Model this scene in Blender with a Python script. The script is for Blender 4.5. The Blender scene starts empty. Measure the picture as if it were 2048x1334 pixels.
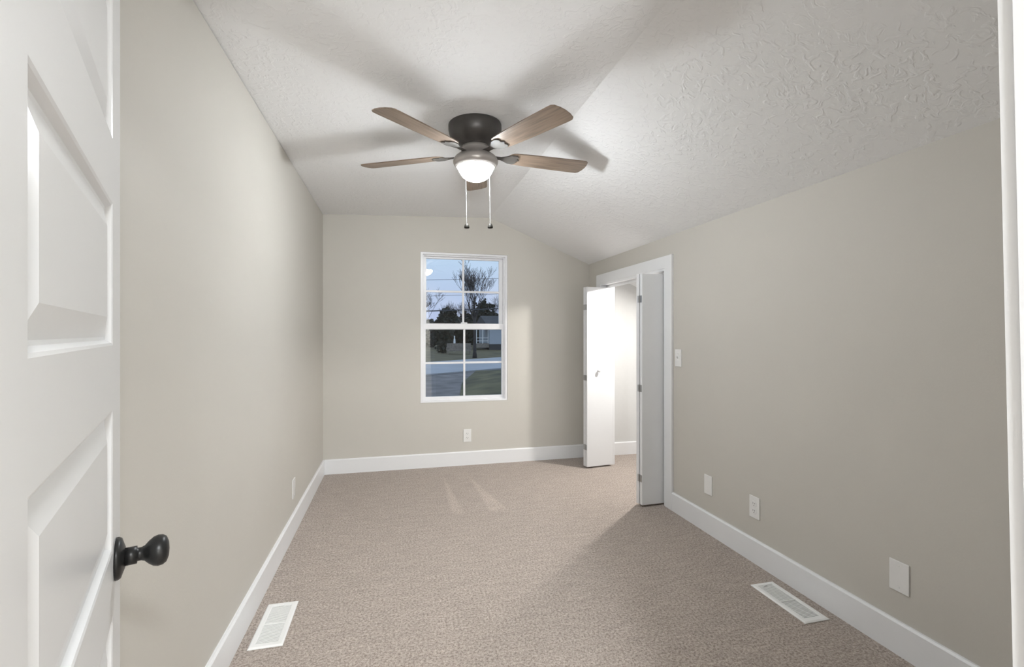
import bpy, bmesh, math, random
from mathutils import Vector, Matrix

C = bpy.context.scene.collection
SC = bpy.context.scene
PI = math.pi
R = math.radians

# ------------------------------------------------------------------ camera
EYE = 1.25
YAW = math.atan(234.0 / 943.0)
cam = bpy.data.cameras.new('camera')
cam.sensor_width = 36.0
cam.lens = 943.0 / 2048.0 * 36.0
cam.clip_start = 0.02
cam_ob = bpy.data.objects.new('camera', cam)
C.objects.link(cam_ob)
cam_ob.location = (0, 0, EYE)
cam_ob.rotation_euler = (PI / 2, 0, -YAW)
SC.camera = cam_ob

# ------------------------------------------------------------------ view + light
SC.view_settings.view_transform = 'Standard'
SC.view_settings.look = 'None'
SC.view_settings.gamma = 1.0
SC.view_settings.exposure = 0.33
SC.view_settings.use_curve_mapping = False

BOWL_STRENGTH = 102.0
BULB_WATTS = 37.0
CLOSET_WATTS = 20.5
HIGH_FILL_WATTS = 44.0
LOW_FILL_WATTS = 128.0
SKY_STRENGTH = 0.82

world = bpy.data.worlds.new('dusk_sky')
SC.world = world
world.use_nodes = True
wn = world.node_tree.nodes
wl = world.node_tree.links
bg = wn['Background']
tc = wn.new('ShaderNodeTexCoord')
sep = wn.new('ShaderNodeSeparateXYZ')
wl.new(tc.outputs['Generated'], sep.inputs[0])
ramp = wn.new('ShaderNodeValToRGB')
ramp.color_ramp.elements[0].position = 0.0
ramp.color_ramp.elements[0].color = (0.50, 0.56, 0.83, 1)
ramp.color_ramp.elements[1].position = 0.16
ramp.color_ramp.elements[1].color = (0.54, 0.71, 0.92, 1)
wl.new(sep.outputs['Z'], ramp.inputs[0])
cn = wn.new('ShaderNodeTexNoise')
cn.inputs['Scale'].default_value = 7.0
cn.inputs['Detail'].default_value = 4.0
wl.new(tc.outputs['Generated'], cn.inputs['Vector'])
cr = wn.new('ShaderNodeValToRGB')
cr.color_ramp.elements[0].position = 0.5
cr.color_ramp.elements[0].color = (0, 0, 0, 1)
cr.color_ramp.elements[1].position = 0.75
cr.color_ramp.elements[1].color = (0.5, 0.5, 0.5, 1)
wl.new(cn.outputs[0], cr.inputs[0])
cm = wn.new('ShaderNodeMix')
cm.data_type = 'RGBA'
wl.new(cr.outputs[0], cm.inputs[0])
wl.new(ramp.outputs[0], cm.inputs[6])
cm.inputs[7].default_value = (0.74, 0.80, 0.93, 1)
wl.new(cm.outputs[2], bg.inputs['Color'])
bg.inputs['Strength'].default_value = SKY_STRENGTH


def lamp(name, kind, loc, watts, size, color, rot=(0, 0, 0)):
    d = bpy.data.lights.new(name, kind)
    d.energy = watts
    d.color = color
    if kind == 'AREA':
        d.shape = 'DISK'
        d.size = size
    else:
        d.shadow_soft_size = size
    o = bpy.data.objects.new(name, d)
    o.location = loc
    o.rotation_euler = rot
    C.objects.link(o)
    return o


# the bulb inside the closet and an added, unseen fill light in the hall
lamp('closet_light', 'AREA', (2.24, 3.59, 1.745), CLOSET_WATTS, 0.08, (1.0, 0.97, 0.93), (0, math.atan(0.404), 0))
lamp('hall_fill_high', 'AREA', (0.40, -0.75, 2.27), HIGH_FILL_WATTS, 0.35, (0.94, 0.975, 1.0))


# low fill light added out of view in the hall, behind the viewer
lamp('hall_fill_low', 'POINT', (0.20, -1.55, 1.28), LOW_FILL_WATTS, 0.14, (0.94, 0.975, 1.0))

# ------------------------------------------------------------------ materials
def new_mat(name):
    m = bpy.data.materials.new(name)
    m.use_nodes = True
    return m, m.node_tree.nodes, m.node_tree.links, m.node_tree.nodes['Principled BSDF']


def mat(name, col, rough=0.5, metal=0.0, noise=0.0, nscale=30.0, bump=0.0, bscale=60.0, stretch=None, spec=0.5, coords='Object'):
    """plain procedural paint / metal: colour varied by noise, optional bump"""
    m, n, l, b = new_mat(name)
    b.inputs['Roughness'].default_value = rough
    b.inputs['Metallic'].default_value = metal
    b.inputs['Specular IOR Level'].default_value = spec
    t = n.new('ShaderNodeTexCoord')
    vec = t.outputs[coords]
    if stretch:
        mp = n.new('ShaderNodeMapping')
        mp.inputs['Scale'].default_value = stretch
        l.new(vec, mp.inputs['Vector'])
        vec = mp.outputs[0]
    nz = n.new('ShaderNodeTexNoise')
    nz.inputs['Scale'].default_value = nscale
    nz.inputs['Detail'].default_value = 5
    l.new(vec, nz.inputs['Vector'])
    rp = n.new('ShaderNodeValToRGB')
    rp.color_ramp.elements[0].position = 0.3
    rp.color_ramp.elements[1].position = 0.7
    rp.color_ramp.elements[0].color = tuple(c * (1 - noise) for c in col) + (1,)
    rp.color_ramp.elements[1].color = tuple(min(1, c * (1 + noise)) for c in col) + (1,)
    l.new(nz.outputs[0], rp.inputs[0])
    l.new(rp.outputs[0], b.inputs['Base Color'])
    if bump:
        bz = n.new('ShaderNodeTexNoise')
        bz.inputs['Scale'].default_value = bscale
        bz.inputs['Detail'].default_value = 3
        l.new(vec, bz.inputs['Vector'])
        bp = n.new('ShaderNodeBump')
        bp.inputs['Strength'].default_value = bump
        bp.inputs['Distance'].default_value = 0.003
        l.new(bz.outputs[0], bp.inputs['Height'])
        l.new(bp.outputs[0], b.inputs['Normal'])
    return m


M = {}
M['wall'] = mat('greige_wall_paint', (0.565, 0.542, 0.495), 0.6, noise=0.015, nscale=2.0, bump=0.08, bscale=150, spec=0.3)
M['closet_wall'] = mat('closet_white_paint', (0.66, 0.658, 0.65), 0.6, noise=0.01, spec=0.3)
M['trim'] = mat('white_trim_paint', (0.80, 0.805, 0.815), 0.32, noise=0.01, nscale=4)
M['door'] = mat('white_door_paint', (0.77, 0.775, 0.785), 0.28, noise=0.01, nscale=5)
M['vinyl'] = mat('white_window_vinyl', (0.80, 0.80, 0.82), 0.3, noise=0.01)
M['plate'] = mat('white_plate_plastic', (0.80, 0.795, 0.78), 0.25, noise=0.01)
M['slot'] = mat('dark_slot', (0.10, 0.095, 0.09), 0.6)
M['register'] = mat('white_register_enamel', (0.82, 0.815, 0.80), 0.3, noise=0.01)
M['duct'] = mat('duct_interior', (0.10, 0.10, 0.10), 0.5)
M['black_metal'] = mat('matte_black_metal', (0.012, 0.012, 0.012), 0.35, noise=0.1, spec=0.4)
M['hinge'] = mat('satin_nickel', (0.42, 0.42, 0.42), 0.35, metal=0.9, noise=0.05)
M['bronze'] = mat('dark_bronze_metal', (0.055, 0.050, 0.047), 0.42, metal=0.25, noise=0.08)
M['glow_bronze'] = mat('glow_lightened_bronze', (0.36, 0.335, 0.315), 0.38, metal=0.45, noise=0.04)  # bronze collar coloured lighter to carry the glow from the bowl
M['fob'] = mat('aged_bronze', (0.016, 0.0145, 0.012), 0.5, noise=0.1, spec=0.15)
M['iron'] = mat('dark_blade_iron', (0.065, 0.058, 0.052), 0.6, metal=0.0, noise=0.08)
M['chain'] = mat('light_bead_chain', (0.42, 0.42, 0.42), 0.4, metal=0.2)
M['blade_wood'] = mat('weathered_oak', (0.205, 0.150, 0.110), 0.42, noise=0.32, nscale=9, stretch=(0.7, 9.0, 9.0))
M['blade_edge'] = M['blade_wood']


def ceiling_mat():
    m, n, l, b = new_mat('white_textured_ceiling')
    b.inputs['Base Color'].default_value = (0.86, 0.863, 0.868, 1)
    b.inputs['Roughness'].default_value = 0.7
    b.inputs['Specular IOR Level'].default_value = 0.25
    t = n.new('ShaderNodeTexCoord')
    a = n.new('ShaderNodeTexNoise')
    a.inputs['Scale'].default_value = 26
    a.inputs['Detail'].default_value = 3
    a.inputs['Distortion'].default_value = 1.2
    l.new(t.outputs['Object'], a.inputs['Vector'])
    ra = n.new('ShaderNodeValToRGB')
    ra.color_ramp.elements[0].position = 0.50
    ra.color_ramp.elements[1].position = 0.62
    l.new(a.outputs[0], ra.inputs[0])
    c = n.new('ShaderNodeTexNoise')
    c.inputs['Scale'].default_value = 3.0
    l.new(t.outputs['Object'], c.inputs['Vector'])
    mu = n.new('ShaderNodeMath')
    mu.operation = 'MULTIPLY'
    l.new(ra.outputs[0], mu.inputs[0])
    l.new(c.outputs[0], mu.inputs[1])
    bp = n.new('ShaderNodeBump')
    bp.inputs['Strength'].default_value = 0.42
    bp.inputs['Distance'].default_value = 0.006
    l.new(mu.outputs[0], bp.inputs['Height'])
    l.new(bp.outputs[0], b.inputs['Normal'])
    return m


M['ceiling'] = ceiling_mat()


def carpet_mat():
    m, n, l, b = new_mat('taupe_carpet')
    b.inputs['Roughness'].default_value = 0.95
    b.inputs['Specular IOR Level'].default_value = 0.1
    b.inputs['Sheen Weight'].default_value = 0.15
    t = n.new('ShaderNodeTexCoord')
    P = t.outputs['Object']

    def math2(op, a, bb):
        q = n.new('ShaderNodeMath')
        q.operation = op
        for i, v in enumerate((a, bb)):
            if isinstance(v, (int, float)):
                q.inputs[i].default_value = v
            elif v is not None:
                l.new(v, q.inputs[i])
        return q.outputs[0]

    def noise(scale, detail=3, vec=P, dist=0.0):
        q = n.new('ShaderNodeTexNoise')
        q.inputs['Scale'].default_value = scale
        q.inputs['Detail'].default_value = detail
        q.inputs['Distortion'].default_value = dist
        l.new(vec, q.inputs['Vector'])
        return q.outputs[0]
    tuft = noise(95, 5)
    fleck = noise(190, 3)
    rp = n.new('ShaderNodeValToRGB')
    e = rp.color_ramp.elements
    e[0].position = 0.36
    e[0].color = (0.215, 0.176, 0.150, 1)
    e[1].position = 0.66
    e[1].color = (0.52, 0.452, 0.402, 1)
    k = e.new(0.5)
    k.color = (0.372, 0.316, 0.277, 1)
    mixv = math2('ADD', math2('MULTIPLY', tuft, 0.65), math2('MULTIPLY', fleck, 0.35))
    l.new(mixv, rp.inputs[0])
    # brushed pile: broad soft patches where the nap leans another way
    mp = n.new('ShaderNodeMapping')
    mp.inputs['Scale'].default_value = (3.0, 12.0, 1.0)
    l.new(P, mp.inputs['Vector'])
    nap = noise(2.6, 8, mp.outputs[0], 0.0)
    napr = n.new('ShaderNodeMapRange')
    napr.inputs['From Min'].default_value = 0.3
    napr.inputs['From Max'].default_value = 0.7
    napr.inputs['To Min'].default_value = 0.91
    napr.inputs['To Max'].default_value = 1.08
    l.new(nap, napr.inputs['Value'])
    # vacuum strokes: two wedges of lifted pile in front of the window
    sp = n.new('ShaderNodeSeparateXYZ')
    l.new(P, sp.inputs[0])
    warp = math2('MULTIPLY', math2('SUBTRACT', noise(30, 2), 0.5), 0.10)

    def wedge(ax, ay, bx, by, w):
        ln = math.hypot(bx - ax, by - ay)
        dx, dy = (bx - ax) / ln, (by - ay) / ln
        X = math2('SUBTRACT', sp.outputs['X'], ax)
        Y = math2('SUBTRACT', sp.outputs['Y'], ay)
        along = math2('ADD', math2('MULTIPLY', X, dx), math2('MULTIPLY', Y, dy))
        along = math2('ADD', along, math2('MULTIPLY', warp, 1.6))
        perp = math2('ABSOLUTE', math2('ADD', math2('MULTIPLY', X, -dy), math2('MULTIPLY', Y, dx)), None)
        lim = math2('MULTIPLY', along, w / ln)
        inside = n.new('ShaderNodeMapRange')
        inside.inputs['From Min'].default_value = -0.012
        inside.inputs['From Max'].default_value = 0.012
        l.new(math2('ADD', math2('SUBTRACT', lim, perp), math2('MULTIPLY', warp, 0.25)), inside.inputs['Value'])
        cap = n.new('ShaderNodeMapRange')
        cap.inputs['From Min'].default_value = ln
        cap.inputs['From Max'].default_value = ln - 0.05
        l.new(along, cap.inputs['Value'])
        return math2('MULTIPLY', inside.outputs[0], cap.outputs[0])
    wsum = math2('MAXIMUM', wedge(0.41, 4.10, 0.425, 3.26, 0.042), wedge(0.625, 4.10, 0.715, 3.24, 0.065))
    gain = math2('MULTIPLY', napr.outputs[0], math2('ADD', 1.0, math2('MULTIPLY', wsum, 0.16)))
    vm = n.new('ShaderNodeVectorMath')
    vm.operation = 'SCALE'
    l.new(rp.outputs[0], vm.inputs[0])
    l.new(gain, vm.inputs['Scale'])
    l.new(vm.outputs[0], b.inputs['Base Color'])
    bp = n.new('ShaderNodeBump')
    bp.inputs['Strength'].default_value = 0.55
    bp.inputs['Distance'].default_value = 0.006
    l.new(mixv, bp.inputs['Height'])
    l.new(bp.outputs[0], b.inputs['Normal'])
    return m


M['carpet'] = carpet_mat()


def bowl_mat():
    m, n, l, b = new_mat('lit_frosted_glass')
    b.inputs['Base Color'].default_value = (0.9, 0.9, 0.88, 1)
    b.inputs['Roughness'].default_value = 0.4
    b.inputs['Emission Color'].default_value = (0.925, 0.97, 1.0, 1)
    b.inputs['Emission Strength'].default_value = BOWL_STRENGTH
    # thin frosted glass lets part of the bulb's light straight through
    tr = n.new('ShaderNodeBsdfTransparent')
    mx = n.new('ShaderNodeMixShader')
    mx.inputs[0].default_value = 0.6
    l.new(tr.outputs[0], mx.inputs[1])
    l.new(b.outputs[0], mx.inputs[2])
    l.new(mx.outputs[0], n['Material Output'].inputs['Surface'])
    return m


M['bowl'] = bowl_mat()


def glass_mat():
    m, n, l, b = new_mat('window_glass')
    out = n['Material Output']
    tr = n.new('ShaderNodeBsdfTransparent')
    tr.inputs['Color'].default_value = (0.97, 0.98, 0.98, 1)
    gl = n.new('ShaderNodeBsdfGlossy')
    gl.inputs['Roughness'].default_value = 0.0
    fr = n.new('ShaderNodeFresnel')
    fr.inputs['IOR'].default_value = 1.5
    mx = n.new('ShaderNodeMixShader')
    l.new(fr.outputs[0], mx.inputs[0])
    l.new(tr.outputs[0], mx.inputs[1])
    l.new(gl.outputs[0], mx.inputs[2])
    l.new(mx.outputs[0], out.inputs['Surface'])
    return m


M['glass'] = glass_mat()
M['grass'] = mat('winter_grass', (0.115, 0.096, 0.050), 0.9, noise=0.45, nscale=0.8, bump=0.5, bscale=3)
M['verge'] = mat('green_brown_verge', (0.095, 0.085, 0.042), 0.9, noise=0.6, nscale=0.9, bump=0.5, bscale=6)
M['gravel'] = mat('grey_gravel', (0.18, 0.165, 0.17), 0.9, noise=0.3, nscale=1.4, bump=0.5, bscale=14)
M['asphalt'] = mat('pale_asphalt', (0.37, 0.38, 0.43), 0.6, noise=0.10, nscale=0.7)
M['tar'] = mat('dark_road_edge', (0.13, 0.13, 0.14), 0.8, noise=0.2)
M['bark'] = mat('dark_bark', (0.045, 0.042, 0.045), 0.9, noise=0.3, nscale=6)
M['evergreen'] = mat('dark_evergreen', (0.030, 0.036, 0.030), 0.9, noise=0.5, nscale=3)
M['brush'] = mat('brown_brush', (0.060, 0.052, 0.050), 0.9, noise=0.5, nscale=2)
M['siding'] = mat('pale_siding', (0.46, 0.50, 0.56), 0.6, noise=0.03)
M['foundation'] = mat('grey_block', (0.07, 0.07, 0.075), 0.9, noise=0.2)
M['roof'] = mat('dark_shingle', (0.06, 0.06, 0.07), 0.9, noise=0.3, nscale=4)
M['old_wood'] = mat('weathered_wood', (0.27, 0.235, 0.205), 0.85, noise=0.25, nscale=5)
M['white_stone'] = mat('white_stone', (0.9, 0.9, 0.9), 0.6, noise=0.03)
M['wire'] = mat('black_cable', (0.05, 0.055, 0.07), 0.7)


# ------------------------------------------------------------------ mesh helpers
class MB:
    def __init__(self):
        self.b = bmesh.new()

    def box(self, x0, x1, y0, y1, z0, z1, mtx=None):
        vs = [self.b.verts.new((x, y, z)) for z in (z0, z1) for y in (y0, y1) for x in (x0, x1)]
        for f in ((0, 2, 3, 1), (4, 5, 7, 6), (0, 1, 5, 4), (2, 6, 7, 3), (0, 4, 6, 2), (1, 3, 7, 5)):
            self.b.faces.new([vs[i] for i in f])
        if mtx:
            for v in vs:
                v.co = mtx @ v.co
        return self

    def prism(self, loop, axis, a, c, mtx=None):
        """extrude a polygon along an axis ('X','Y','Z') from a to c"""
        def p(u, v, w):
            return {'X': (w, u, v), 'Y': (u, w, v), 'Z': (u, v, w)}[axis]
        lo = [self.b.verts.new(p(u, v, a)) for u, v in loop]
        hi = [self.b.verts.new(p(u, v, c)) for u, v in loop]
        n = len(loop)
        self.b.faces.new(lo)
        self.b.faces.new(list(reversed(hi)))
        for i in range(n):
            self.b.faces.new([lo[i], hi[i], hi[(i + 1) % n], lo[(i + 1) % n]])
        if mtx:
            for v in lo + hi:
                v.co = mtx @ v.co
        return self

    def frame(self, x0, x1, z0, z1, ix0, ix1, iz0, iz1, y0, y1, mtx=None):
        """rectangular ring in XZ (one connected solid) from y0 to y1"""
        o = [(x0, z0), (x1, z0), (x1, z1), (x0, z1)]
        i = [(ix0, iz0), (ix1, iz0), (ix1, iz1), (ix0, iz1)]
        V = {}
        for k, y in (('a', y0), ('b', y1)):
            V['o' + k] = [self.b.verts.new((u, y, v)) for u, v in o]
            V['i' + k] = [self.b.verts.new((u, y, v)) for u, v in i]
        for q in range(4):
            r = (q + 1) % 4
            self.b.faces.new([V['oa'][q], V['oa'][r], V['ia'][r], V['ia'][q]])
            self.b.faces.new([V['ob'][r], V['ob'][q], V['ib'][q], V['ib'][r]])
            self.b.faces.new([V['oa'][r], V['oa'][q], V['ob'][q], V['ob'][r]])
            self.b.faces.new([V['ia'][q], V['ia'][r], V['ib'][r], V['ib'][q]])
        if mtx:
            for k in V:
                for v in V[k]:
                    v.co = mtx @ v.co
        return self

    def lathe(self, prof, n=40, mtx=None, cap=True):
        """revolve (r, z) about Z"""
        rings = []
        for r, z in prof:
            if r < 1e-6:
                rings.append([self.b.verts.new((0, 0, z))])
            else:
                rings.append([self.b.verts.new((r * math.cos(2 * PI * k / n), r * math.sin(2 * PI * k / n), z)) for k in range(n)])
        for A, B in zip(rings, rings[1:]):
            for k in range(n):
                j = (k + 1) % n
                if len(A) == 1 and len(B) == 1:
                    continue
                if len(A) == 1:
                    self.b.faces.new([A[0], B[j], B[k]])
                elif len(B) == 1:
                    self.b.faces.new([A[k], A[j], B[0]])
                else:
                    self.b.faces.new([A[k], A[j], B[j], B[k]])
        if cap:
            for ring in (rings[0], rings[-1]):
                if len(ring) > 2:
                    self.b.faces.new(ring)
        if mtx:
            for ring in rings:
                for v in ring:
                    v.co = mtx @ v.co
        return self

    def tube(self, pts, rad, n=6):
        pts = [Vector(p) for p in pts]
        rads = rad if isinstance(rad, (list, tuple)) else [rad] * len(pts)
        rings = []
        for i, p in enumerate(pts):
            d = (pts[min(i + 1, len(pts) - 1)] - pts[max(i - 1, 0)]).normalized()
            a = d.cross(Vector((0, 0, 1)) if abs(d.z) < 0.9 else Vector((1, 0, 0))).normalized()
            b = d.cross(a)
            rings.append([self.b.verts.new(p + (a * math.cos(2 * PI * k / n) + b * math.sin(2 * PI * k / n)) * rads[i]) for k in range(n)])
        for A, B in zip(rings, rings[1:]):
            for k in range(n):
                j = (k + 1) % n
                self.b.faces.new([A[k], A[j], B[j], B[k]])
        self.b.faces.new(rings[0])
        self.b.faces.new(rings[-1])
        return self

    def build(self, name, m, parent=None, bevel=0.0, smooth=False, seg=2, subsurf=0):
        bmesh.ops.recalc_face_normals(self.b, faces=self.b.faces)
        me = bpy.data.meshes.new(name)
        self.b.to_mesh(me)
        self.b.free()
        me.materials.append(m)
        if smooth:
            for p in me.polygons:
                p.use_smooth = True
        o = bpy.data.objects.new(name, me)
        C.objects.link(o)
        if parent:
            o.parent = parent
        if bevel:
            md = o.modifiers.new('bevel', 'BEVEL')
            md.width = bevel
            md.segments = seg
            md.limit_method = 'ANGLE'
        if subsurf:
            md = o.modifiers.new('subsurf', 'SUBSURF')
            md.levels = subsurf
            md.render_levels = subsurf
        return o


def tag(o, label, cat, group=None, kind=None):
    o['label'] = label
    o['category'] = cat
    if group:
        o['group'] = group
    if kind:
        o['kind'] = kind
    return o


def thing(name, label, cat, loc=(0, 0, 0), rot=(0, 0, 0), group=None, kind=None):
    o = bpy.data.objects.new(name, None)
    o.empty_display_size = 0.05
    o.location = loc
    o.rotation_euler = rot
    C.objects.link(o)
    return tag(o, label, cat, group, kind)


def struct(name, mb, m, label, cat, bevel=0.0, smooth=False):
    return tag(mb.build(name, m, bevel=bevel, smooth=smooth), label, cat, kind='structure')


# ------------------------------------------------------------------ room shell
XL, XR, YB, YF = -0.62, 1.91, 4.46, 0.34      # room faces of the left, right, back and front walls
XC, ZC = 0.888, 2.363                           # crease of the ceiling
ZL, ZR = 2.308, 1.950                           # ceiling height at the left and right wall
XE = 2.78                                       # far side of the closet
WT = 0.12                                       # wall thickness


def ceil_z(x):
    if x < XC:
        return ZL + (ZC - ZL) * (x - XL) / (XC - XL)
    return ZC + (ZR - ZC) * (x - XC) / (XR - XC)


T = 0.10
xs = [XL - 0.14, XC, XE + 0.14]
prof = [(x, ceil_z(x)) for x in xs] + [(x, ceil_z(x) + T) for x in reversed(xs)]
struct('ceiling', MB().prism(prof, 'Y', YF - 0.11, YB + 0.14), M['ceiling'],
       'white textured ceiling, flat above the left wall and sloping down to the right wall', 'ceiling')

struct('floor', MB().prism([(-3.3, -1.9), (XE + 0.14, -1.9), (XE + 0.14, YB + 0.14), (XL - 0.14, YB + 0.14), (XL - 0.14, YF - 0.11), (-3.3, YF - 0.11)], 'Z', -0.12, 0.0), M['carpet'],
       'taupe carpet covering the whole bedroom floor', 'floor')

struct('wall_left', MB().box(XL - WT, XL, YF - 0.11, YB, 0.0, ZL - 0.004), M['wall'],
       'long greige painted wall on the left beside the panel door', 'wall')

# back wall with the window opening, cut into columns whose tops follow the ceiling
WX0, WX1, WZ0, WZ1 = 0.230, 1.062, 0.602, 2.012


def column(mb, x0, x1, z0, top=None, y0=YB, y1=YB + WT):
    pts = [(x0, z0), (x1, z0)]
    if top is None:
        pts.append((x1, ceil_z(x1)))
        if x0 < XC < x1:
            pts.append((XC, ZC))
        pts.append((x0, ceil_z(x0)))
    else:
        pts += [(x1, top), (x0, top)]
    mb.prism(pts, 'Y', y0, y1)


mb = MB()
column(mb, XL - WT, WX0, 0)
column(mb, WX0, WX1, 0, WZ0)
column(mb, WX0, WX1, WZ1)
column(mb, WX1, XR + WT / 2, 0)
struct('wall_back', mb, M['wall'], 'greige end wall around the window', 'wall')

# right wall with the closet opening
OY0, OY1, OZ = 3.045, 4.150, 1.722
mb = MB()
for y0, y1, z0 in ((YF - 0.11, OY0, 0), (OY0, OY1, OZ), (OY1, YB, 0)):
    mb.prism([(XR, z0), (XR + WT, z0), (XR + WT, ceil_z(XR + WT)), (XR, ceil_z(XR))], 'Y', y0, y1)
struct('wall_right', mb, M['wall'], 'low greige wall on the right with the closet opening', 'wall')

# near wall with the doorway the picture is taken from
DX0, DX1, DZ = -0.275, 0.665, 2.02
mb = MB()
column(mb, XL, DX0, 0, None, YF - 0.11, YF)
column(mb, DX0, DX1, DZ, None, YF - 0.11, YF)
column(mb, DX1, XR, 0, None, YF - 0.11, YF)
struct('wall_front', mb, M['wall'], 'greige wall with the doorway to the hall', 'wall')

# hall behind the doorway
mb = MB()
mb.box(-3.3, -3.2, -1.8, YF - 0.11, 0, 2.36)
mb.box(-3.2, XL - WT, YF - 0.21, YF - 0.11, 0, 2.36)
struct('wall_hall_left', mb, M['wall'], 'greige hall wall left of the doorway', 'wall')
struct('wall_hall_right', MB().box(1.5, 1.6, -1.8, YF - 0.11, 0, 2.36), M['wall'], 'greige hall wall right of the doorway', 'wall')
struct('wall_hall_back', MB().box(-3.3, 1.6, -1.9, -1.8, 0, 2.36), M['wall'], 'greige hall wall facing the doorway', 'wall')
struct('ceiling_hall', MB().box(-3.3, 1.6, -1.9, YF - 0.11, 2.30, 2.40), M['closet_wall'], 'white hall ceiling', 'ceiling')

# closet interior: white walls
CY0 = 2.45
mb = MB()
mb.prism([(XR + WT, 0), (XE, 0), (XE, ceil_z(XE)), (XR + WT, ceil_z(XR + WT))], 'Y', YB, YB + WT)
struct('wall_closet_end', mb, M['closet_wall'], 'white end wall inside the closet', 'wall')
struct('wall_closet_side', MB().box(XE, XE + WT, CY0 - WT, YB + WT, 0, ceil_z(XE)), M['closet_wall'],
       'white outer side wall inside the closet', 'wall')
mb = MB()
mb.prism([(XR + WT, 0), (XE, 0), (XE, ceil_z(XE)), (XR + WT, ceil_z(XR + WT))], 'Y', CY0 - WT, CY0)
struct('wall_closet_near', mb, M['closet_wall'], 'white near wall inside the closet', 'wall')
mb = MB()
for y0, y1, z0 in ((CY0, OY0 - 0.02, 0), (OY0 - 0.02, OY1 + 0.02, OZ + 0.02), (OY1 + 0.02, YB, 0)):
    xa, xb = XR + WT, XR + WT + 0.006
    mb.prism([(xa, z0), (xb, z0), (xb, ceil_z(xb) - 0.002), (xa, ceil_z(xa) - 0.002)], 'Y', y0, y1)
struct('wall_closet_front', mb, M['closet_wall'], 'white inner face of the closet wall around the bifold opening', 'wall')

# ------------------------------------------------------------------ baseboards and trim
BH, BT = 0.130, 0.015


def board_profile(t=BT, h=BH):
    return [(0, 0), (t, 0), (t, h - 0.008), (t - 0.006, h), (0, h)]


def along_y(x, sgn, y0, y1, z0=0.0):
    return MB().prism([(x + sgn * u, v + z0) for u, v in board_profile()], 'Y', y0, y1)


def along_x(y, sgn, x0, x1):
    return MB().prism([(y + sgn * u, v) for u, v in board_profile()], 'X', x0, x1)


struct('baseboard_left', along_y(XL, 1, YF, YB), M['trim'], 'white baseboard along the left wall', 'baseboard')
struct('baseboard_back', along_x(YB, -1, XL + BT, XR - BT), M['trim'], 'white baseboard under the window', 'baseboard')
struct('baseboard_right', along_y(XR, -1, YF, 2.957), M['trim'], 'white baseboard along the right wall below the outlets', 'baseboard')
struct('baseboard_corner', along_y(XR, -1, 4.240, YB), M['trim'], 'short white baseboard between closet casing and back corner', 'baseboard')
struct('baseboard_closet', along_x(YB, -1, XR + WT + 0.006, XE), M['trim'], 'white baseboard inside the closet', 'baseboard')


def u_casing(y0, y1, z1, iy0, iy1, iz1, x0, x1):
    return MB().prism([(y0, 0), (iy0, 0), (iy0, iz1), (iy1, iz1), (iy1, 0), (y1, 0), (y1, z1), (y0, z1)], 'X', x0, x1)


struct('trim_1', u_casing(2.957, 4.240, 1.811, OY0, OY1, OZ, XR - 0.017, XR), M['trim'],
       'flat white casing around the closet opening', 'door casing', bevel=0.002)
struct('trim_2', u_casing(OY0 - 0.001, OY1 + 0.001, OZ + 0.001, OY0 + 0.016, OY1 - 0.016, OZ - 0.016, XR - 0.012, XR + WT + 0.006),
       M['trim'], 'white jamb lining inside the closet opening', 'door jamb')
struct('trim_3', MB().prism([(1.948, OZ - 0.017), (1.948, OZ - 0.038), (1.952, OZ - 0.038), (1.952, OZ - 0.020), (1.980, OZ - 0.020),
                             (1.980, OZ - 0.038), (1.984, OZ - 0.038), (1.984, OZ - 0.017)], 'Y', OY0 + 0.018, OY1 - 0.018),
       M['trim'], 'white bifold track under the closet head jamb', 'door track')

# doorway casing and jamb at the right edge of the picture (out of plumb, as the old frame stands)
LEAN = Matrix(((1, 0, -0.0320, 0.040), (0, 1, 0, 0), (0, 0, 1, 0), (0, 0, 0, 1)))
struct('trim_4', MB().box(0.6195, 0.690, YF + 0.0015, YF + 0.0145, 0, 2.07, LEAN), M['trim'],
       'white doorway casing standing at the right edge of the picture', 'door casing')
struct('trim_5', MB().box(0.6170, 0.645, YF - 0.125, YF + 0.001, 0, 2.02, LEAN), M['trim'],
       'white doorway jamb just behind the casing at the right edge', 'door jamb')
struct('trim_6', MB().box(-0.275, -0.255, YF - 0.125, YF + 0.001, 0, 2.02), M['trim'],
       'white doorway jamb on the hinge side of the panel door', 'door jamb')

# ------------------------------------------------------------------ window
win = thing('window_1', 'white double hung window with eight panes in the back wall', 'window', (WX0, YB, WZ0), kind='structure')
WW, WH = WX1 - WX0, WZ1 - WZ0
e = 0.0006
MB().frame(e, WW - e, e, WH - e, 0.022, WW - 0.022, 0.016, WH - 0.020, 0.004, 0.112).build('window_frame', M['vinyl'], win, bevel=0.002)
MB().frame(0.0215, WW - 0.0215, 0.0155, WH - 0.0195, 0.034, WW - 0.034, 0.024, WH - 0.032, 0.030, 0.105).build('window_stop', M['vinyl'], win, bevel=0.002)


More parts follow.
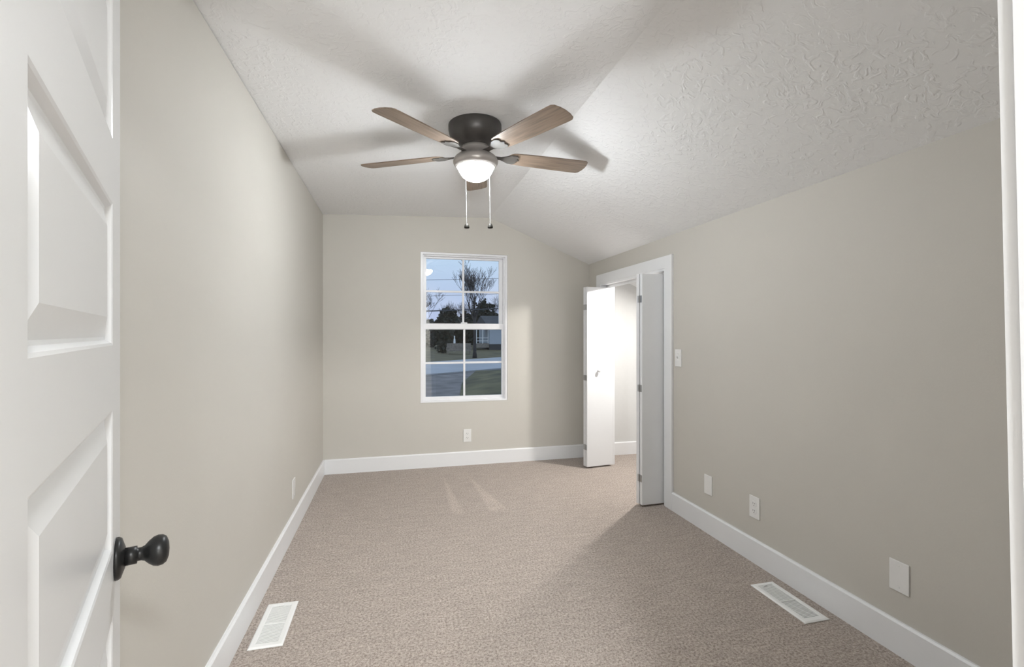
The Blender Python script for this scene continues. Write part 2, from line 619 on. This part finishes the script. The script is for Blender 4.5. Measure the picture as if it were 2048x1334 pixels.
def sash(name, x0, x1, z0, z1, gx0, gx1, gz0, gz1, y0, y1):
    s = MB().frame(x0, x1, z0, z1, gx0, gx1, gz0, gz1, y0, y1).build(name, M['vinyl'], win, bevel=0.003)
    ym = (y0 + y1) / 2
    cx, cz = (gx0 + gx1) / 2, (gz0 + gz1) / 2
    w = 0.0095
    MB().box(cx - w, cx + w, ym - 0.008, ym + 0.008, gz0 - 0.002, gz1 + 0.002).build('muntin', M['vinyl'], s, bevel=0.002)
    MB().box(gx0 - 0.002, gx1 + 0.002, ym - 0.0075, ym + 0.0075, cz - w, cz + w).build('muntin', M['vinyl'], s, bevel=0.002)
    for ax, bx in ((gx0, cx - w), (cx + w, gx1)):
        for az, bz in ((gz0, cz - w), (cz + w, gz1)):
            MB().box(ax - 0.002, bx + 0.002, ym - 0.001, ym + 0.001, az - 0.002, bz + 0.002).build('glass_pane', M['glass'], s)
    return s


ZM = 0.715      # meeting rail centre above the sill
sash('upper_sash', 0.034, WW - 0.034, ZM - 0.030, WH - 0.030, 0.058, WW - 0.070, ZM + 0.026, WH - 0.050, 0.070, 0.096)
sash('lower_sash', 0.034, WW - 0.034, 0.022, ZM + 0.028, 0.050, WW - 0.050, 0.050, ZM - 0.028, 0.040, 0.066)
MB().box(WW / 2 - 0.03, WW / 2 + 0.03, 0.048, 0.066, ZM + 0.028, ZM + 0.040).build('sash_lock', M['vinyl'], win, bevel=0.003)

# ------------------------------------------------------------------ entry door on the left (five raised panels)
DA = R(20.66)
DD = 0.1045
dvec = Vector((-math.sin(DA), math.cos(DA), 0))
nvec = Vector((-math.cos(DA), -math.sin(DA), 0))
hinge_pt = dvec * 0.42 + nvec * DD
# local frame: X along the leaf from hinge to latch, Y out of the visible face, Z up
door = thing('door_1', 'white five panel door with black knob standing open at the left edge', 'door', hinge_pt + Vector((0, 0, 0.012)),
             (0, 0, PI / 2 + DA), kind='structure')
# local +Y of the empty points to the wall side, so the visible face is at local y = 0 and the leaf runs to +Y
DW, DH, DT = 0.742, 1.945, 0.035
panels = [(0.156 + 0.354 * k, 0.399 + 0.354 * k) for k in range(5)]
px0, px1 = 0.109, 0.634


def panel_door():
    mb = MB()
    b = mb.b

    def face_side(y, s):
        # rails and stiles as a grid of quads, the openings filled with the moulded rings
        xs_ = [0, px0, px1, DW]
        zs = [0]
        for z0, z1 in panels:
            zs += [z0, z1]
        zs.append(DH)
        grid = {}
        for i, x in enumerate(xs_):
            for j, z in enumerate(zs):
                grid[i, j] = b.verts.new((x, y, z))
        for i in range(3):
            for j in range(len(zs) - 1):
                if i == 1 and j % 2 == 1:
                    continue
                b.faces.new([grid[i, j], grid[i + 1, j], grid[i + 1, j + 1], grid[i, j + 1]])
        for k, (z0, z1) in enumerate(panels):
            j = 1 + 2 * k
            prev = [grid[1, j], grid[2, j], grid[2, j + 1], grid[1, j + 1]]
            for ins, dep in ((0.004, 0.0015), (0.009, 0.0095), (0.014, 0.0105), (0.044, 0.0030), (0.047, 0.0022)):
                ring = [b.verts.new((u, y + s * dep, v)) for u, v in
                        ((px0 + ins, z0 + ins), (px1 - ins, z0 + ins), (px1 - ins, z1 - ins), (px0 + ins, z1 - ins))]
                for q in range(4):
                    r = (q + 1) % 4
                    b.faces.new([prev[q], prev[r], ring[r], ring[q]])
                prev = ring
            b.faces.new(prev)
        return grid, len(zs)
    ga, n = face_side(0.0, 1)
    gb, n = face_side(DT, -1)
    edge = [(i, 0) for i in range(4)] + [(3, j) for j in range(1, n)] + [(i, n - 1) for i in (2, 1, 0)] + [(0, j) for j in range(n - 2, 0, -1)]
    for p, q in zip(edge, edge[1:] + edge[:1]):
        b.faces.new([ga[p], ga[q], gb[q], gb[p]])
    return mb


panel_door().build('door_leaf', M['door'], door)
KM = Matrix.Translation((DW - 0.066, 0, 0.835)) @ Matrix.Rotation(PI / 2, 4, 'X')   # lathe axis out of the visible face (-Y)
rose = [(0.0, 0.0005), (0.0365, 0.0005), (0.0365, 0.004), (0.034, 0.008), (0.026, 0.0105), (0.019, 0.013), (0.0, 0.013)]
knob = [(0.0, 0.0125), (0.0155, 0.0125), (0.0155, 0.0300), (0.0115, 0.0305), (0.0115, 0.036), (0.0135, 0.041), (0.020, 0.047), (0.0255, 0.054), (0.0275, 0.061),
        (0.0265, 0.068), (0.0225, 0.0735), (0.013, 0.077), (0.0, 0.078)]
ro = MB().lathe(rose, 40, KM).build('knob_rose', M['black_metal'], door, smooth=True)
MB().lathe(knob, 40, KM).build('door_knob', M['black_metal'], door, smooth=True)


# ------------------------------------------------------------------ bifold closet doors
LW, LT, LH = 0.272, 0.030, 1.668


def bifold(name, label, corner, ang_front, off, ang_back, knob_at, hinge_y):
    """two flush leaves folded together; local X along the front leaf, Y towards the back leaf"""
    d = thing(name, label, 'door', (corner[0], corner[1], 0.014), (0, 0, ang_front), kind='structure')
    fl = MB().box(0, LW, 0, LT, 0, LH).build('door_panel', M['door'], d, bevel=0.0025)
    mt = Matrix.Translation((off[0], off[1], 0)) @ Matrix.Rotation(ang_back - ang_front, 4, 'Z')
    bk = MB().box(0, LW, 0, LT, 0, LH, mt).build('door_panel', M['door'], d, bevel=0.0025)
    for z in hinge_y:
        h = MB()
        h.box(-0.0016, 0.0004, 0.003, LT - 0.003, z, z + 0.05)
        h.box(off[0] - 0.0016, off[0] + 0.0004, off[1] + 0.003, off[1] + LT - 0.004, z, z + 0.05)
        h.lathe([(0, z - 0.001), (0.004, z - 0.001), (0.004, z + 0.051), (0, z + 0.051)], 12, Matrix.Translation((-0.0035, (LT + off[1]) / 2, 0)))
        h.build('hinge', M['hinge'], d)
    if knob_at:
        km = Matrix.Translation((knob_at[0], 0, knob_at[1])) @ Matrix.Rotation(PI / 2, 4, 'X')
        MB().lathe([(0, -0.0005), (0.009, -0.0005), (0.008, 0.010), (0.010, 0.016), (0.0165, 0.021), (0.017, 0.026), (0.012, 0.031), (0, 0.032)], 24, km).build(
            'door_knob', M['trim'], d, smooth=True)
    return d


bifold('door_2', 'white bifold door folded open by the back corner, with a small round knob', (1.7225, 4.061), R(7.0), (-0.002, 0.0335), R(10.0), (0.118, 0.893),
       (0.155, 0.800, 1.455))
bifold('door_3', 'white bifold door folded open on the near side of the closet, hinges showing', (1.7235, 3.0445 + 0.019), R(2.5), (-0.006, 0.0335), R(9.0), None,
       (0.165, 0.815, 1.460))

# ------------------------------------------------------------------ ceiling fan with light
FX, FY = 0.408, 2.452
fan = thing('ceiling_fan', 'dark flush mount ceiling fan with five oak blades and a lit bowl', 'ceiling fan', (FX, FY, ceil_z(FX) - 0.0005))
nrm = Vector((-0.022, -0.022, 1)).normalized()
fan.rotation_euler = Vector((0, 0, 1)).rotation_difference(nrm).to_euler()
housing = [(0.0, 0.004), (0.136, 0.004), (0.139, -0.004), (0.139, -0.030), (0.135, -0.052), (0.124, -0.074), (0.105, -0.090), (0.085, -0.099), (0.074, -0.106), (0.070, -0.112), (0.0, -0.112)]
MB().lathe(housing, 56).build('motor_housing', M['bronze'], fan, smooth=True)
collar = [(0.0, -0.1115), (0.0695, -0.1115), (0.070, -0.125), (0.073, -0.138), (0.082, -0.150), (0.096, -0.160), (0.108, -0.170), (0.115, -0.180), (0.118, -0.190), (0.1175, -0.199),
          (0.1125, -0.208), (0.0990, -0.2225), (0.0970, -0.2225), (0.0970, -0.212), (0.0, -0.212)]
MB().lathe(collar, 56).build('light_collar', M['glow_bronze'], fan, smooth=True)
bowl = [(0.0955, -0.214), (0.0940, -0.223), (0.0885, -0.239), (0.079, -0.256), (0.067, -0.271), (0.050, -0.283), (0.029, -0.291), (0.012, -0.294), (0.0, -0.2945)]
MB().lathe(bowl, 56, cap=True).build('glass_bowl', M['bowl'], fan, smooth=True)


bulb = lamp('fan_bulb', 'POINT', (0, 0, -0.248), BULB_WATTS, 0.035, (0.925, 0.97, 1.0))
bulb.parent = fan


def blade_outline():
    r0, r1 = 0.175, 0.660
    pts = []
    for t in range(9):                       # rounded inner end
        a = PI / 2 + PI * t / 8
        pts.append((r0 + 0.045 + 0.045 * math.cos(a), 0.052 * math.sin(a)))
    pts = list(reversed(pts))
    # +y edge going out was last; build explicitly: lower edge outwards, tip arc, upper edge inwards
    low = [(0.30, -0.060), (0.45, -0.065), (0.60, -0.068), (0.632, -0.067)]
    tip = [(0.645, -0.058), (0.654, -0.030), (0.657, 0.0), (0.654, 0.030), (0.645, 0.058)]
    up = [(0.632, 0.067), (0.60, 0.068), (0.45, 0.065), (0.30, 0.060)]
    inner = [(r0 + 0.045 + 0.045 * math.cos(PI / 2 + PI * t / 8), 0.054 * math.sin(PI / 2 + PI * t / 8)) for t in range(9)]
    return low + tip + up + inner


def make_blade():
    b = MB().prism(blade_outline(), 'Z', -0.003, 0.003).build('fan_blade', M['blade_wood'], fan, bevel=0.0015)
    k = MB()
    # blade iron: narrow arm from the hub that flares to a scalloped plate under the blade
    outl = [(0.070, -0.020), (0.110, -0.013), (0.140, -0.013), (0.165, -0.026), (0.190, -0.041), (0.222, -0.043), (0.236, -0.030), (0.231, -0.012), (0.246, 0.0),
            (0.231, 0.012), (0.236, 0.030), (0.222, 0.043), (0.190, 0.041), (0.165, 0.026), (0.140, 0.013), (0.110, 0.013), (0.070, 0.020)]
    k.prism(outl, 'Z', -0.0085, -0.0032)
    ir = k.build('blade_iron', M['iron'], b, bevel=0.0015)
    return b, ir


blade, iron = make_blade()
PITCH = R(-10.0)
PHI0 = 0.181 + 0.0
for k in range(5):
    if k == 0:
        bl = blade
    else:
        bl = blade.copy()
        C.objects.link(bl)
        bl.parent = fan
        ir = iron.copy()
        C.objects.link(ir)
        ir.parent = bl
    ang = PI / 2 - (PHI0 + k * 2 * PI / 5)
    bl.location = (0, 0, -0.153)
    bl.rotation_euler = (Matrix.Rotation(ang, 4, 'Z') @ Matrix.Rotation(PITCH, 4, 'X')).to_euler()

# pull chains hang straight down from the back of the collar
cyaw = Vector((math.cos(YAW), -math.sin(YAW), 0))
fwd = Vector((math.sin(YAW), math.cos(YAW), 0))
for sx, ln in ((-0.060, 0.295), (0.068, 0.297)):
    p = cyaw * sx + fwd * 0.078
    ch = MB()
    ch.tube([(p.x, p.y, -0.195), (p.x, p.y, -0.195 - ln)], 0.0008, 6)
    for q in range(34):
        zz = -0.205 - q * ln / 35
        ch.lathe([(0, -0.0013), (0.0013, 0), (0, 0.0013)], 6, Matrix.Translation((p.x, p.y, zz)), cap=False)
    co = ch.build('pull_chain', M['chain'], fan)
    f = MB()
    f.lathe([(0, 0), (0.003, -0.001), (0.004, -0.008), (0.011, -0.015), (0.0145, -0.028), (0.014, -0.034), (0, -0.036)], 20,
            Matrix.Translation((p.x, p.y, -0.195 - ln + 0.002)))
    f.build('chain_fob', M['fob'], co, smooth=True)


# ------------------------------------------------------------------ wall plates
def plate_box(parent, name='plate'):
    return MB().box(-0.0375, 0.0375, -0.0055, 0.0, -0.060, 0.060).build(name, M['plate'], parent, bevel=0.0025)


def screw(parent, x, z, y=-0.0055):
    return MB().lathe([(0, 0), (0.0034, 0), (0.003, 0.001), (0, 0.0012)], 12, Matrix.Translation((x, y, z)) @ Matrix.Rotation(PI / 2, 4, 'X')).build('screw', M['plate'], parent)


def outlet(label, loc, rz):
    o = thing('wall_outlet', label, 'outlet', loc, (0, 0, rz))
    plate_box(o)
    for s in (-1, 1):
        zc = s * 0.0195
        r = MB()
        r.prism([(-0.0165, zc - 0.009), (-0.010, zc - 0.0145), (0.010, zc - 0.0145), (0.0165, zc - 0.009), (0.0165, zc + 0.009), (0.010, zc + 0.0145), (-0.010, zc + 0.0145),
                 (-0.0165, zc + 0.009)], 'Y', -0.0072, -0.0050)
        ro_ = r.build('receptacle', M['plate'], o, bevel=0.0005)
        for sx, hh in ((-0.0064, 0.0045), (0.0064, 0.0036)):
            MB().box(sx - 0.0013, sx + 0.0013, -0.0075, -0.0060, zc + 0.003 - hh, zc + 0.003 + hh).build('slot', M['slot'], ro_)
        MB().lathe([(0, 0), (0.0024, 0), (0.0024, 0.0015), (0, 0.0015)], 12, Matrix.Translation((0, -0.0060, zc - 0.0085)) @ Matrix.Rotation(PI / 2, 4, 'X')).build('slot', M['slot'], ro_)
    screw(o, 0, 0)
    return o


def blank(label, loc, rz):
    o = thing('blank_wall_plate', label, 'wall plate', loc, (0, 0, rz))
    plate_box(o)
    screw(o, 0, 0.042)
    screw(o, 0, -0.042)
    return o


RW = -PI / 2          # plates on the right wall face -X
g = 'wall plates along the right wall'
outlet('white double outlet on the back wall below the window', (0.668, YB, 0.279), 0)
blank('blank white wall plate low on the right wall, the one nearest the closet', (XR, 2.575, 0.300), RW)
outlet('white double outlet low on the right wall, between two blank plates', (XR, 2.182, 0.300), RW)
blank('large looking blank white plate on the right wall above the floor register, nearest the doorway', (XR, 1.420, 0.302), RW)
sw = thing('light_switch', 'white light switch on the right wall beside the closet casing', 'light switch', (XR, 2.897, 1.080), (0, 0, RW))
plate_box(sw)
MB().box(-0.0055, 0.0055, -0.0062, -0.0050, -0.0125, 0.0125).build('switch_slot', M['trim'], sw)
MB().prism([(-0.0058, -0.006), (-0.0058, 0.008), (-0.015, 0.013), (-0.0165, 0.009), (-0.009, -0.004)], 'X', -0.004, 0.004).build('toggle', M['plate'], sw)
screw(sw, 0, 0.030)
screw(sw, 0, -0.030)
lp = thing('blank_wall_plate', 'white wall plate seen edge on, low on the left wall', 'wall plate', (XL, 3.205, 0.279), (0, 0, PI / 2))
plate_box(lp)
screw(lp, 0, 0.042)
screw(lp, 0, -0.042)


# ------------------------------------------------------------------ floor registers
def register(label, cx, cy, rz):
    W, L = 0.130, 0.322
    o = thing('floor_register', label, 'floor register', (cx, cy, 0.0), (0, 0, rz))
    iw, il = 0.041, 0.137
    b = MB()
    v = b.b
    rings = []
    for (hw, hl, z) in ((W / 2, L / 2, 0.0005), (W / 2, L / 2, 0.0035), (W / 2 - 0.006, L / 2 - 0.006, 0.0075), (iw + 0.002, il + 0.002, 0.0080), (iw, il, 0.0065), (iw, il, 0.0005)):
        rings.append([v.verts.new((x, y, z)) for x, y in ((-hw, -hl), (hw, -hl), (hw, hl), (-hw, hl))])
    for A, B in zip(rings, rings[1:] + rings[:1]):
        for q in range(4):
            r = (q + 1) % 4
            v.faces.new([A[q], A[r], B[r], B[q]])
    b.build('register_frame', M['register'], o, bevel=0.001)
    MB().box(-iw, iw, -il, il, 0.0004, 0.0012).build('register_damper', M['duct'], o)
    s = MB()
    n = 32
    for k in range(n):
        y = -il + (k + 0.5) * 2 * il / n
        s.box(-iw, iw, -0.0028, 0.0028, -0.0004, 0.0004, Matrix.Translation((0, y, 0.0046)) @ Matrix.Rotation(R(3), 4, 'X'))
    s.box(-iw, iw, -0.004, 0.004, 0.0028, 0.0074)
    s.build('register_louvers', M['register'], o)
    MB().box(-0.012, 0.006, il - 0.007, il - 0.0015, 0.003, 0.0085).build('damper_lever', M['register'], o, bevel=0.001)
    return o


register('white floor register beside the left baseboard', -0.501, 2.212, 0)
register('white floor register beside the right baseboard', 1.776, 1.824, 0)

# ------------------------------------------------------------------ outside the window
GZ = -0.90
random.seed(7)


def ground_poly(name, pts, z, m, label, cat):
    mb = MB()
    mb.prism(pts, 'Z', z - 0.25, z)
    return struct(name, mb, m, label, cat)


ground_poly('ground_lawn', [(-60, 5.2), (90, 5.2), (90, 140), (-60, 140)], GZ, M['grass'], 'dull winter lawn outside the window and across the road', 'lawn')
# road: edges run slightly away to the right
slope = (36.305 - 30.263) / (8.155 - 1.841)


def road_y(x, near):
    return (24.80 + (x - 1.508) * 0.72) if near else (30.26 + (x - 1.841) * 0.957)


ground_poly('ground_road', [(-20, road_y(-20, True)), (40, road_y(40, True)), (40, road_y(40, False)), (-20, 30.26 - 21.84 * 0.60)], GZ + 0.03, M['asphalt'], 'pale asphalt road crossing behind the yard', 'road')
ground_poly('ground_road_edge', [(-20, road_y(-20, True) - 0.9), (40, road_y(40, True) - 0.9), (40, road_y(40, True) - 0.35), (-20, road_y(-20, True) - 0.35)], GZ + 0.035,
            M['tar'], 'dark strip along the near edge of the road', 'road edge')
ground_poly('ground_driveway', [(-14, 5.4), (0.4, 5.4), (1.2, 10.5), (2.25, 15.8), (2.55, 17.5), (2.95, 20.0), (3.55, 22.4), (4.6, 25.3), (5.2, 26.8), (4.4, 26.3), (1.5, 24.2), (-14, 12.7)],
            GZ + 0.02, M['gravel'], 'grey gravel driveway leading from the house to the road', 'driveway')

# grassy bank right of the drive
mb = MB()
b = mb.b
nx, ny = 26, 30
grid = {}
for i in range(nx):
    for j in range(ny):
        u, w = i / (nx - 1), j / (ny - 1)
        y = 8 + w * 18.5
        xl = 0.9 + (y - 8) * 0.155 + max(0, y - 20) * 0.11
        x = xl + u * 12
        h = 0.32 * math.sin(PI * min(1, u * 2.2)) * math.sin(PI * w) if u * 2.2 < 1 else 0.0
        h += random.uniform(-0.02, 0.05)
        if i in (0, nx - 1) or j in (0, ny - 1):
            h = 0
        grid[i, j] = b.verts.new((x, y, GZ + 0.045 + max(0, h)))
for i in range(nx - 1):
    for j in range(ny - 1):
        b.faces.new([grid[i, j], grid[i + 1, j], grid[i + 1, j + 1], grid[i, j + 1]])
struct('ground_bank', mb, M['verge'], 'rough green bank right of the gravel driveway', 'grass bank', smooth=True)


# ---- trees
def grow(mb, p, d, length, rad, depth, spread, rng, up=0.25, minr=0.008):
    n = 3
    pts, rads = [p.copy()], [rad]
    q = p.copy()
    dd = d.copy()
    for i in range(n):
        dd = (dd + Vector((rng.uniform(-1, 1), rng.uniform(-1, 1), rng.uniform(-0.4, 0.8))) * 0.14).normalized()
        q = q + dd * (length / n)
        pts.append(q.copy())
        rads.append(max(minr, rad * (1 - 0.42 * (i + 1) / n)))
    mb.tube(pts, rads, 5 if depth > 2 else 3)
    if depth == 0:
        return
    k = rng.choice((2, 3, 3)) if depth > 1 else rng.choice((3, 4))
    for j in range(k):
        t = rng.uniform(0.45, 1.0) if j else 1.0
        idx = min(n, max(1, int(round(t * n))))
        base = pts[idx]
        side = Vector((rng.uniform(-1, 1), rng.uniform(-1, 1), rng.uniform(-0.2, 0.5))).normalized()
        nd = (dd + side * spread + Vector((0, 0, up))).normalized()
        grow(mb, base, nd, length * rng.uniform(0.62, 0.85), max(minr, rads[idx] * rng.uniform(0.55, 0.75)), depth - 1, spread, rng, up, minr)


def bare_tree(label, x, y, h, trunk_h, seed, spread=0.75, depth=5, lean=(0, 0), rad=0.22, nlimb=5):
    rng = random.Random(seed)
    o = thing('bare_tree', label, 'tree', (x, y, GZ), group='bare trees beyond the road')
    t = MB()
    top = Vector((lean[0] * trunk_h, lean[1] * trunk_h, trunk_h))
    t.tube([(0, 0, -0.1), (0, 0, trunk_h * 0.15), tuple(top * 0.6), tuple(top)], [rad * 1.5, rad, rad * 0.85, rad * 0.75], 10)
    t.build('trunk', M['bark'], o, smooth=True)
    c = MB()
    for k in range(nlimb):
        a = 2 * PI * k / nlimb + rng.uniform(-0.3, 0.3)
        tilt = 0.12 if k == 0 else rng.uniform(0.35, 0.75)
        d = Vector((math.cos(a) * tilt, math.sin(a) * tilt, 1)).normalized()
        grow(c, top * rng.uniform(0.72, 0.98), d, (h - trunk_h) * 0.285, rad * 0.50, depth - 1, spread, rng)
    c.build('branches', M['bark'], o)
    return o


def foliage(mb, rx, ry, rz, n, size, rng, base=0.0):
    for i in range(n):
        while True:
            p = Vector((rng.uniform(-1, 1), rng.uniform(-1, 1), rng.uniform(-1, 1)))
            if 0.25 < p.length < 1:
                break
        taper = 1.0 - 0.35 * max(0, p.z)
        bump = 1 + 0.22 * math.sin(p.x * 7 + 1.3) * math.cos(p.z * 6 + p.y * 5)
        c = Vector((p.x * rx * taper * bump, p.y * ry * taper * bump, base + rz + p.z * rz * bump))
        a = Vector((rng.uniform(-1, 1), rng.uniform(-1, 1), rng.uniform(-1, 1))).normalized()
        e_ = a.orthogonal().normalized()
        f_ = a.cross(e_)
        s = size * rng.uniform(0.6, 1.4)
        vs = [mb.b.verts.new(c + e_ * s * u + f_ * s * v) for u, v in ((-1, -0.5), (0.2, -0.9), (1, 0.1), (0.1, 0.9))]
        mb.b.faces.new(vs)


def evergreen(label, x, y, rx, ry, h, n, seed, m='evergreen', trunk=True, size=0.30, name='evergreen_tree', cat='tree', group='evergreen trees beyond the road'):
    rng = random.Random(seed)
    o = thing(name, label, cat, (x, y, GZ), group=group)
    fo = MB()
    foliage(fo, rx, ry, h / 2, n, size, rng, 0.0)
    fo.build('foliage', M[m], o)
    t = MB()
    t.tube([(0, 0, -0.1), (0.05, 0, h * 0.4), (0, 0.05, h * 0.75)], [0.22, 0.16, 0.06], 8)
    t.build('trunk', M['bark'], o)
    return o


bare_tree('tall bare tree with a broad branching crown in the middle of the window view', 6.8, 41.0, 8.9, 3.6, 3, spread=0.55, depth=6, rad=0.15, nlimb=7)
bare_tree('twiggy bare tree at the left edge of the window view', 2.45, 44.0, 7.4, 2.2, 11, spread=0.85, depth=6, rad=0.12, nlimb=6)
bare_tree('bare tree behind the house at the right edge of the window view', 19.4, 90.0, 11.0, 3.0, 23, spread=0.8, depth=6, rad=0.2, nlimb=6)
bare_tree('bare tree with fine twigs above the dark evergreen at the left', 10.9, 92.0, 9.7, 3.2, 31, spread=0.85, depth=6, rad=0.2, nlimb=6)
bare_tree('bare tree far behind the trunk of the tall bare tree', 15.0, 104.0, 11.2, 3.4, 41, spread=0.85, depth=6, rad=0.2, nlimb=6)

evergreen('broad dark evergreen right of the tall bare tree, behind the house', 14.0, 76.0, 3.2, 2.2, 7.3, 1700, 5)
evergreen('dark evergreen left of the tall bare tree, behind the white statue', 7.1, 66.0, 2.2, 2.0, 5.5, 1300, 6)
evergreen('small dark evergreen at the far left of the window view', 5.3, 74.5, 2.4, 2.0, 4.3, 1000, 12)
evergreen('brown brushy thicket right behind the tall bare tree', 12.4, 84.0, 2.4, 1.6, 5.9, 1100, 9, m='brush')
evergreen('small dark round bush on the lawn left of the garden bench', 5.08, 52.0, 0.75, 0.7, 1.25, 300, 14, size=0.14, name='garden_bush', cat='bush', group=None)
rng_ = random.Random(77)
hm = MB()
for k in range(12):
    fo_ = MB()
    foliage(fo_, 2.4, 2.0, rng_.uniform(2.2, 3.0), 420, 0.40, rng_)
    tmp = bpy.data.meshes.new('tmp')
    fo_.b.to_mesh(tmp)
    fo_.b.free()
    tmp.transform(Matrix.Translation((3.0 + k * 1.9, 114 + rng_.uniform(-1.5, 1.5), GZ - 0.2)))
    hm.b.from_mesh(tmp)
    bpy.data.meshes.remove(tmp)
tag(hm.build('woodland', M['brush']), 'dark strip of woodland undergrowth far behind the lawn', 'woodland', kind='stuff')

# ---- neighbour house with a porch
hs = thing('neighbor_house', 'pale blue sided house across the road at the right of the window view', 'house', (12.0, 60.6, GZ))
MB().box(0, 12, 0, 8, 0, 0.75).build('foundation', M['foundation'], hs)
MB().box(0.0, 12.05, -0.05, 8, 0.75, 3.35).build('wall', M['siding'], hs)
MB().prism([(-0.6, 3.3), (8.6, 3.3), (4.0, 4.6)], 'X', -0.5, 12.5).build('roof', M['roof'], hs)
MB().box(-1.7, -0.02, 0.2, 3.0, 0.30, 0.85).build('porch_deck', M['old_wood'], hs)
for px in (-1.65, -0.85, -0.12):
    MB().box(px - 0.05, px + 0.05, 0.25, 0.35, 0.85, 2.9).build('porch_post', M['white_stone'], hs)
MB().box(-1.8, -0.0, 0.0, 3.2, 2.9, 3.1).build('porch_roof', M['roof'], hs)
for pz in (1.15, 1.55):
    MB().box(-1.6, -0.15, 0.27, 0.33, pz, pz + 0.06).build('porch_rail', M['white_stone'], hs)

# ---- garden bench
gb = thing('garden_bench', 'long low wooden garden bench standing on the lawn across the road', 'bench', (6.42, 48.6, GZ), (0, 0, R(-6)))
MB().box(-1.25, 1.25, 0.05, 0.75, 0.32, 0.46).build('seat', M['old_wood'], gb)
MB().box(-1.25, 1.25, 0.72, 0.82, 0.46, 1.12).build('backrest', M['old_wood'], gb)
for lx in (-1.18, 1.08):
    for ly in (0.08, 0.66):
        MB().box(lx, lx + 0.1, ly, ly + 0.1, -0.02, 0.32).build('leg', M['old_wood'], gb)
for lx in (-1.3, 1.2):
    MB().box(lx, lx + 0.1, 0.05, 0.75, 0.46, 0.72).build('armrest', M['old_wood'], gb)

st = MB()
st.lathe([(0, -0.05), (0.17, -0.05), (0.17, 0.35), (0.14, 0.45), (0.12, 0.9), (0.135, 1.1), (0.10, 1.45), (0.055, 1.6), (0.075, 1.72), (0.065, 1.84), (0, 1.9)], 16)
s_o = st.build('garden_statue', M['white_stone'], smooth=True)
s_o.location = (6.98, 57.0, GZ)
tag(s_o, 'slim white garden statue standing behind the bench on the far lawn', 'statue')


# ---- overhead lines
def wire(label, a, c, sag, rad):
    pts = []
    for k in range(13):
        t = k / 12
        p = Vector(a).lerp(Vector(c), t)
        p.z -= sag * 4 * t * (1 - t)
        pts.append(p)
    o = MB().tube(pts, rad, 6).build('overhead_line', M['wire'])
    return tag(o, label, 'power line')


wire('thin overhead line highest in the sky outside the window', (-6.0, 33.0, 4.65), (16.0, 38.5, 6.3), 0.1, 0.016)
wire('thin overhead line crossing the tall tree crown below the highest one', (-6.0, 34.0, 3.60), (16.0, 39.5, 5.1), 0.1, 0.013)
wire('thick dark overhead cable low across the trees', (-8.0, 31.5, 2.35), (18.0, 38.0, 3.85), 0.1, 0.045)
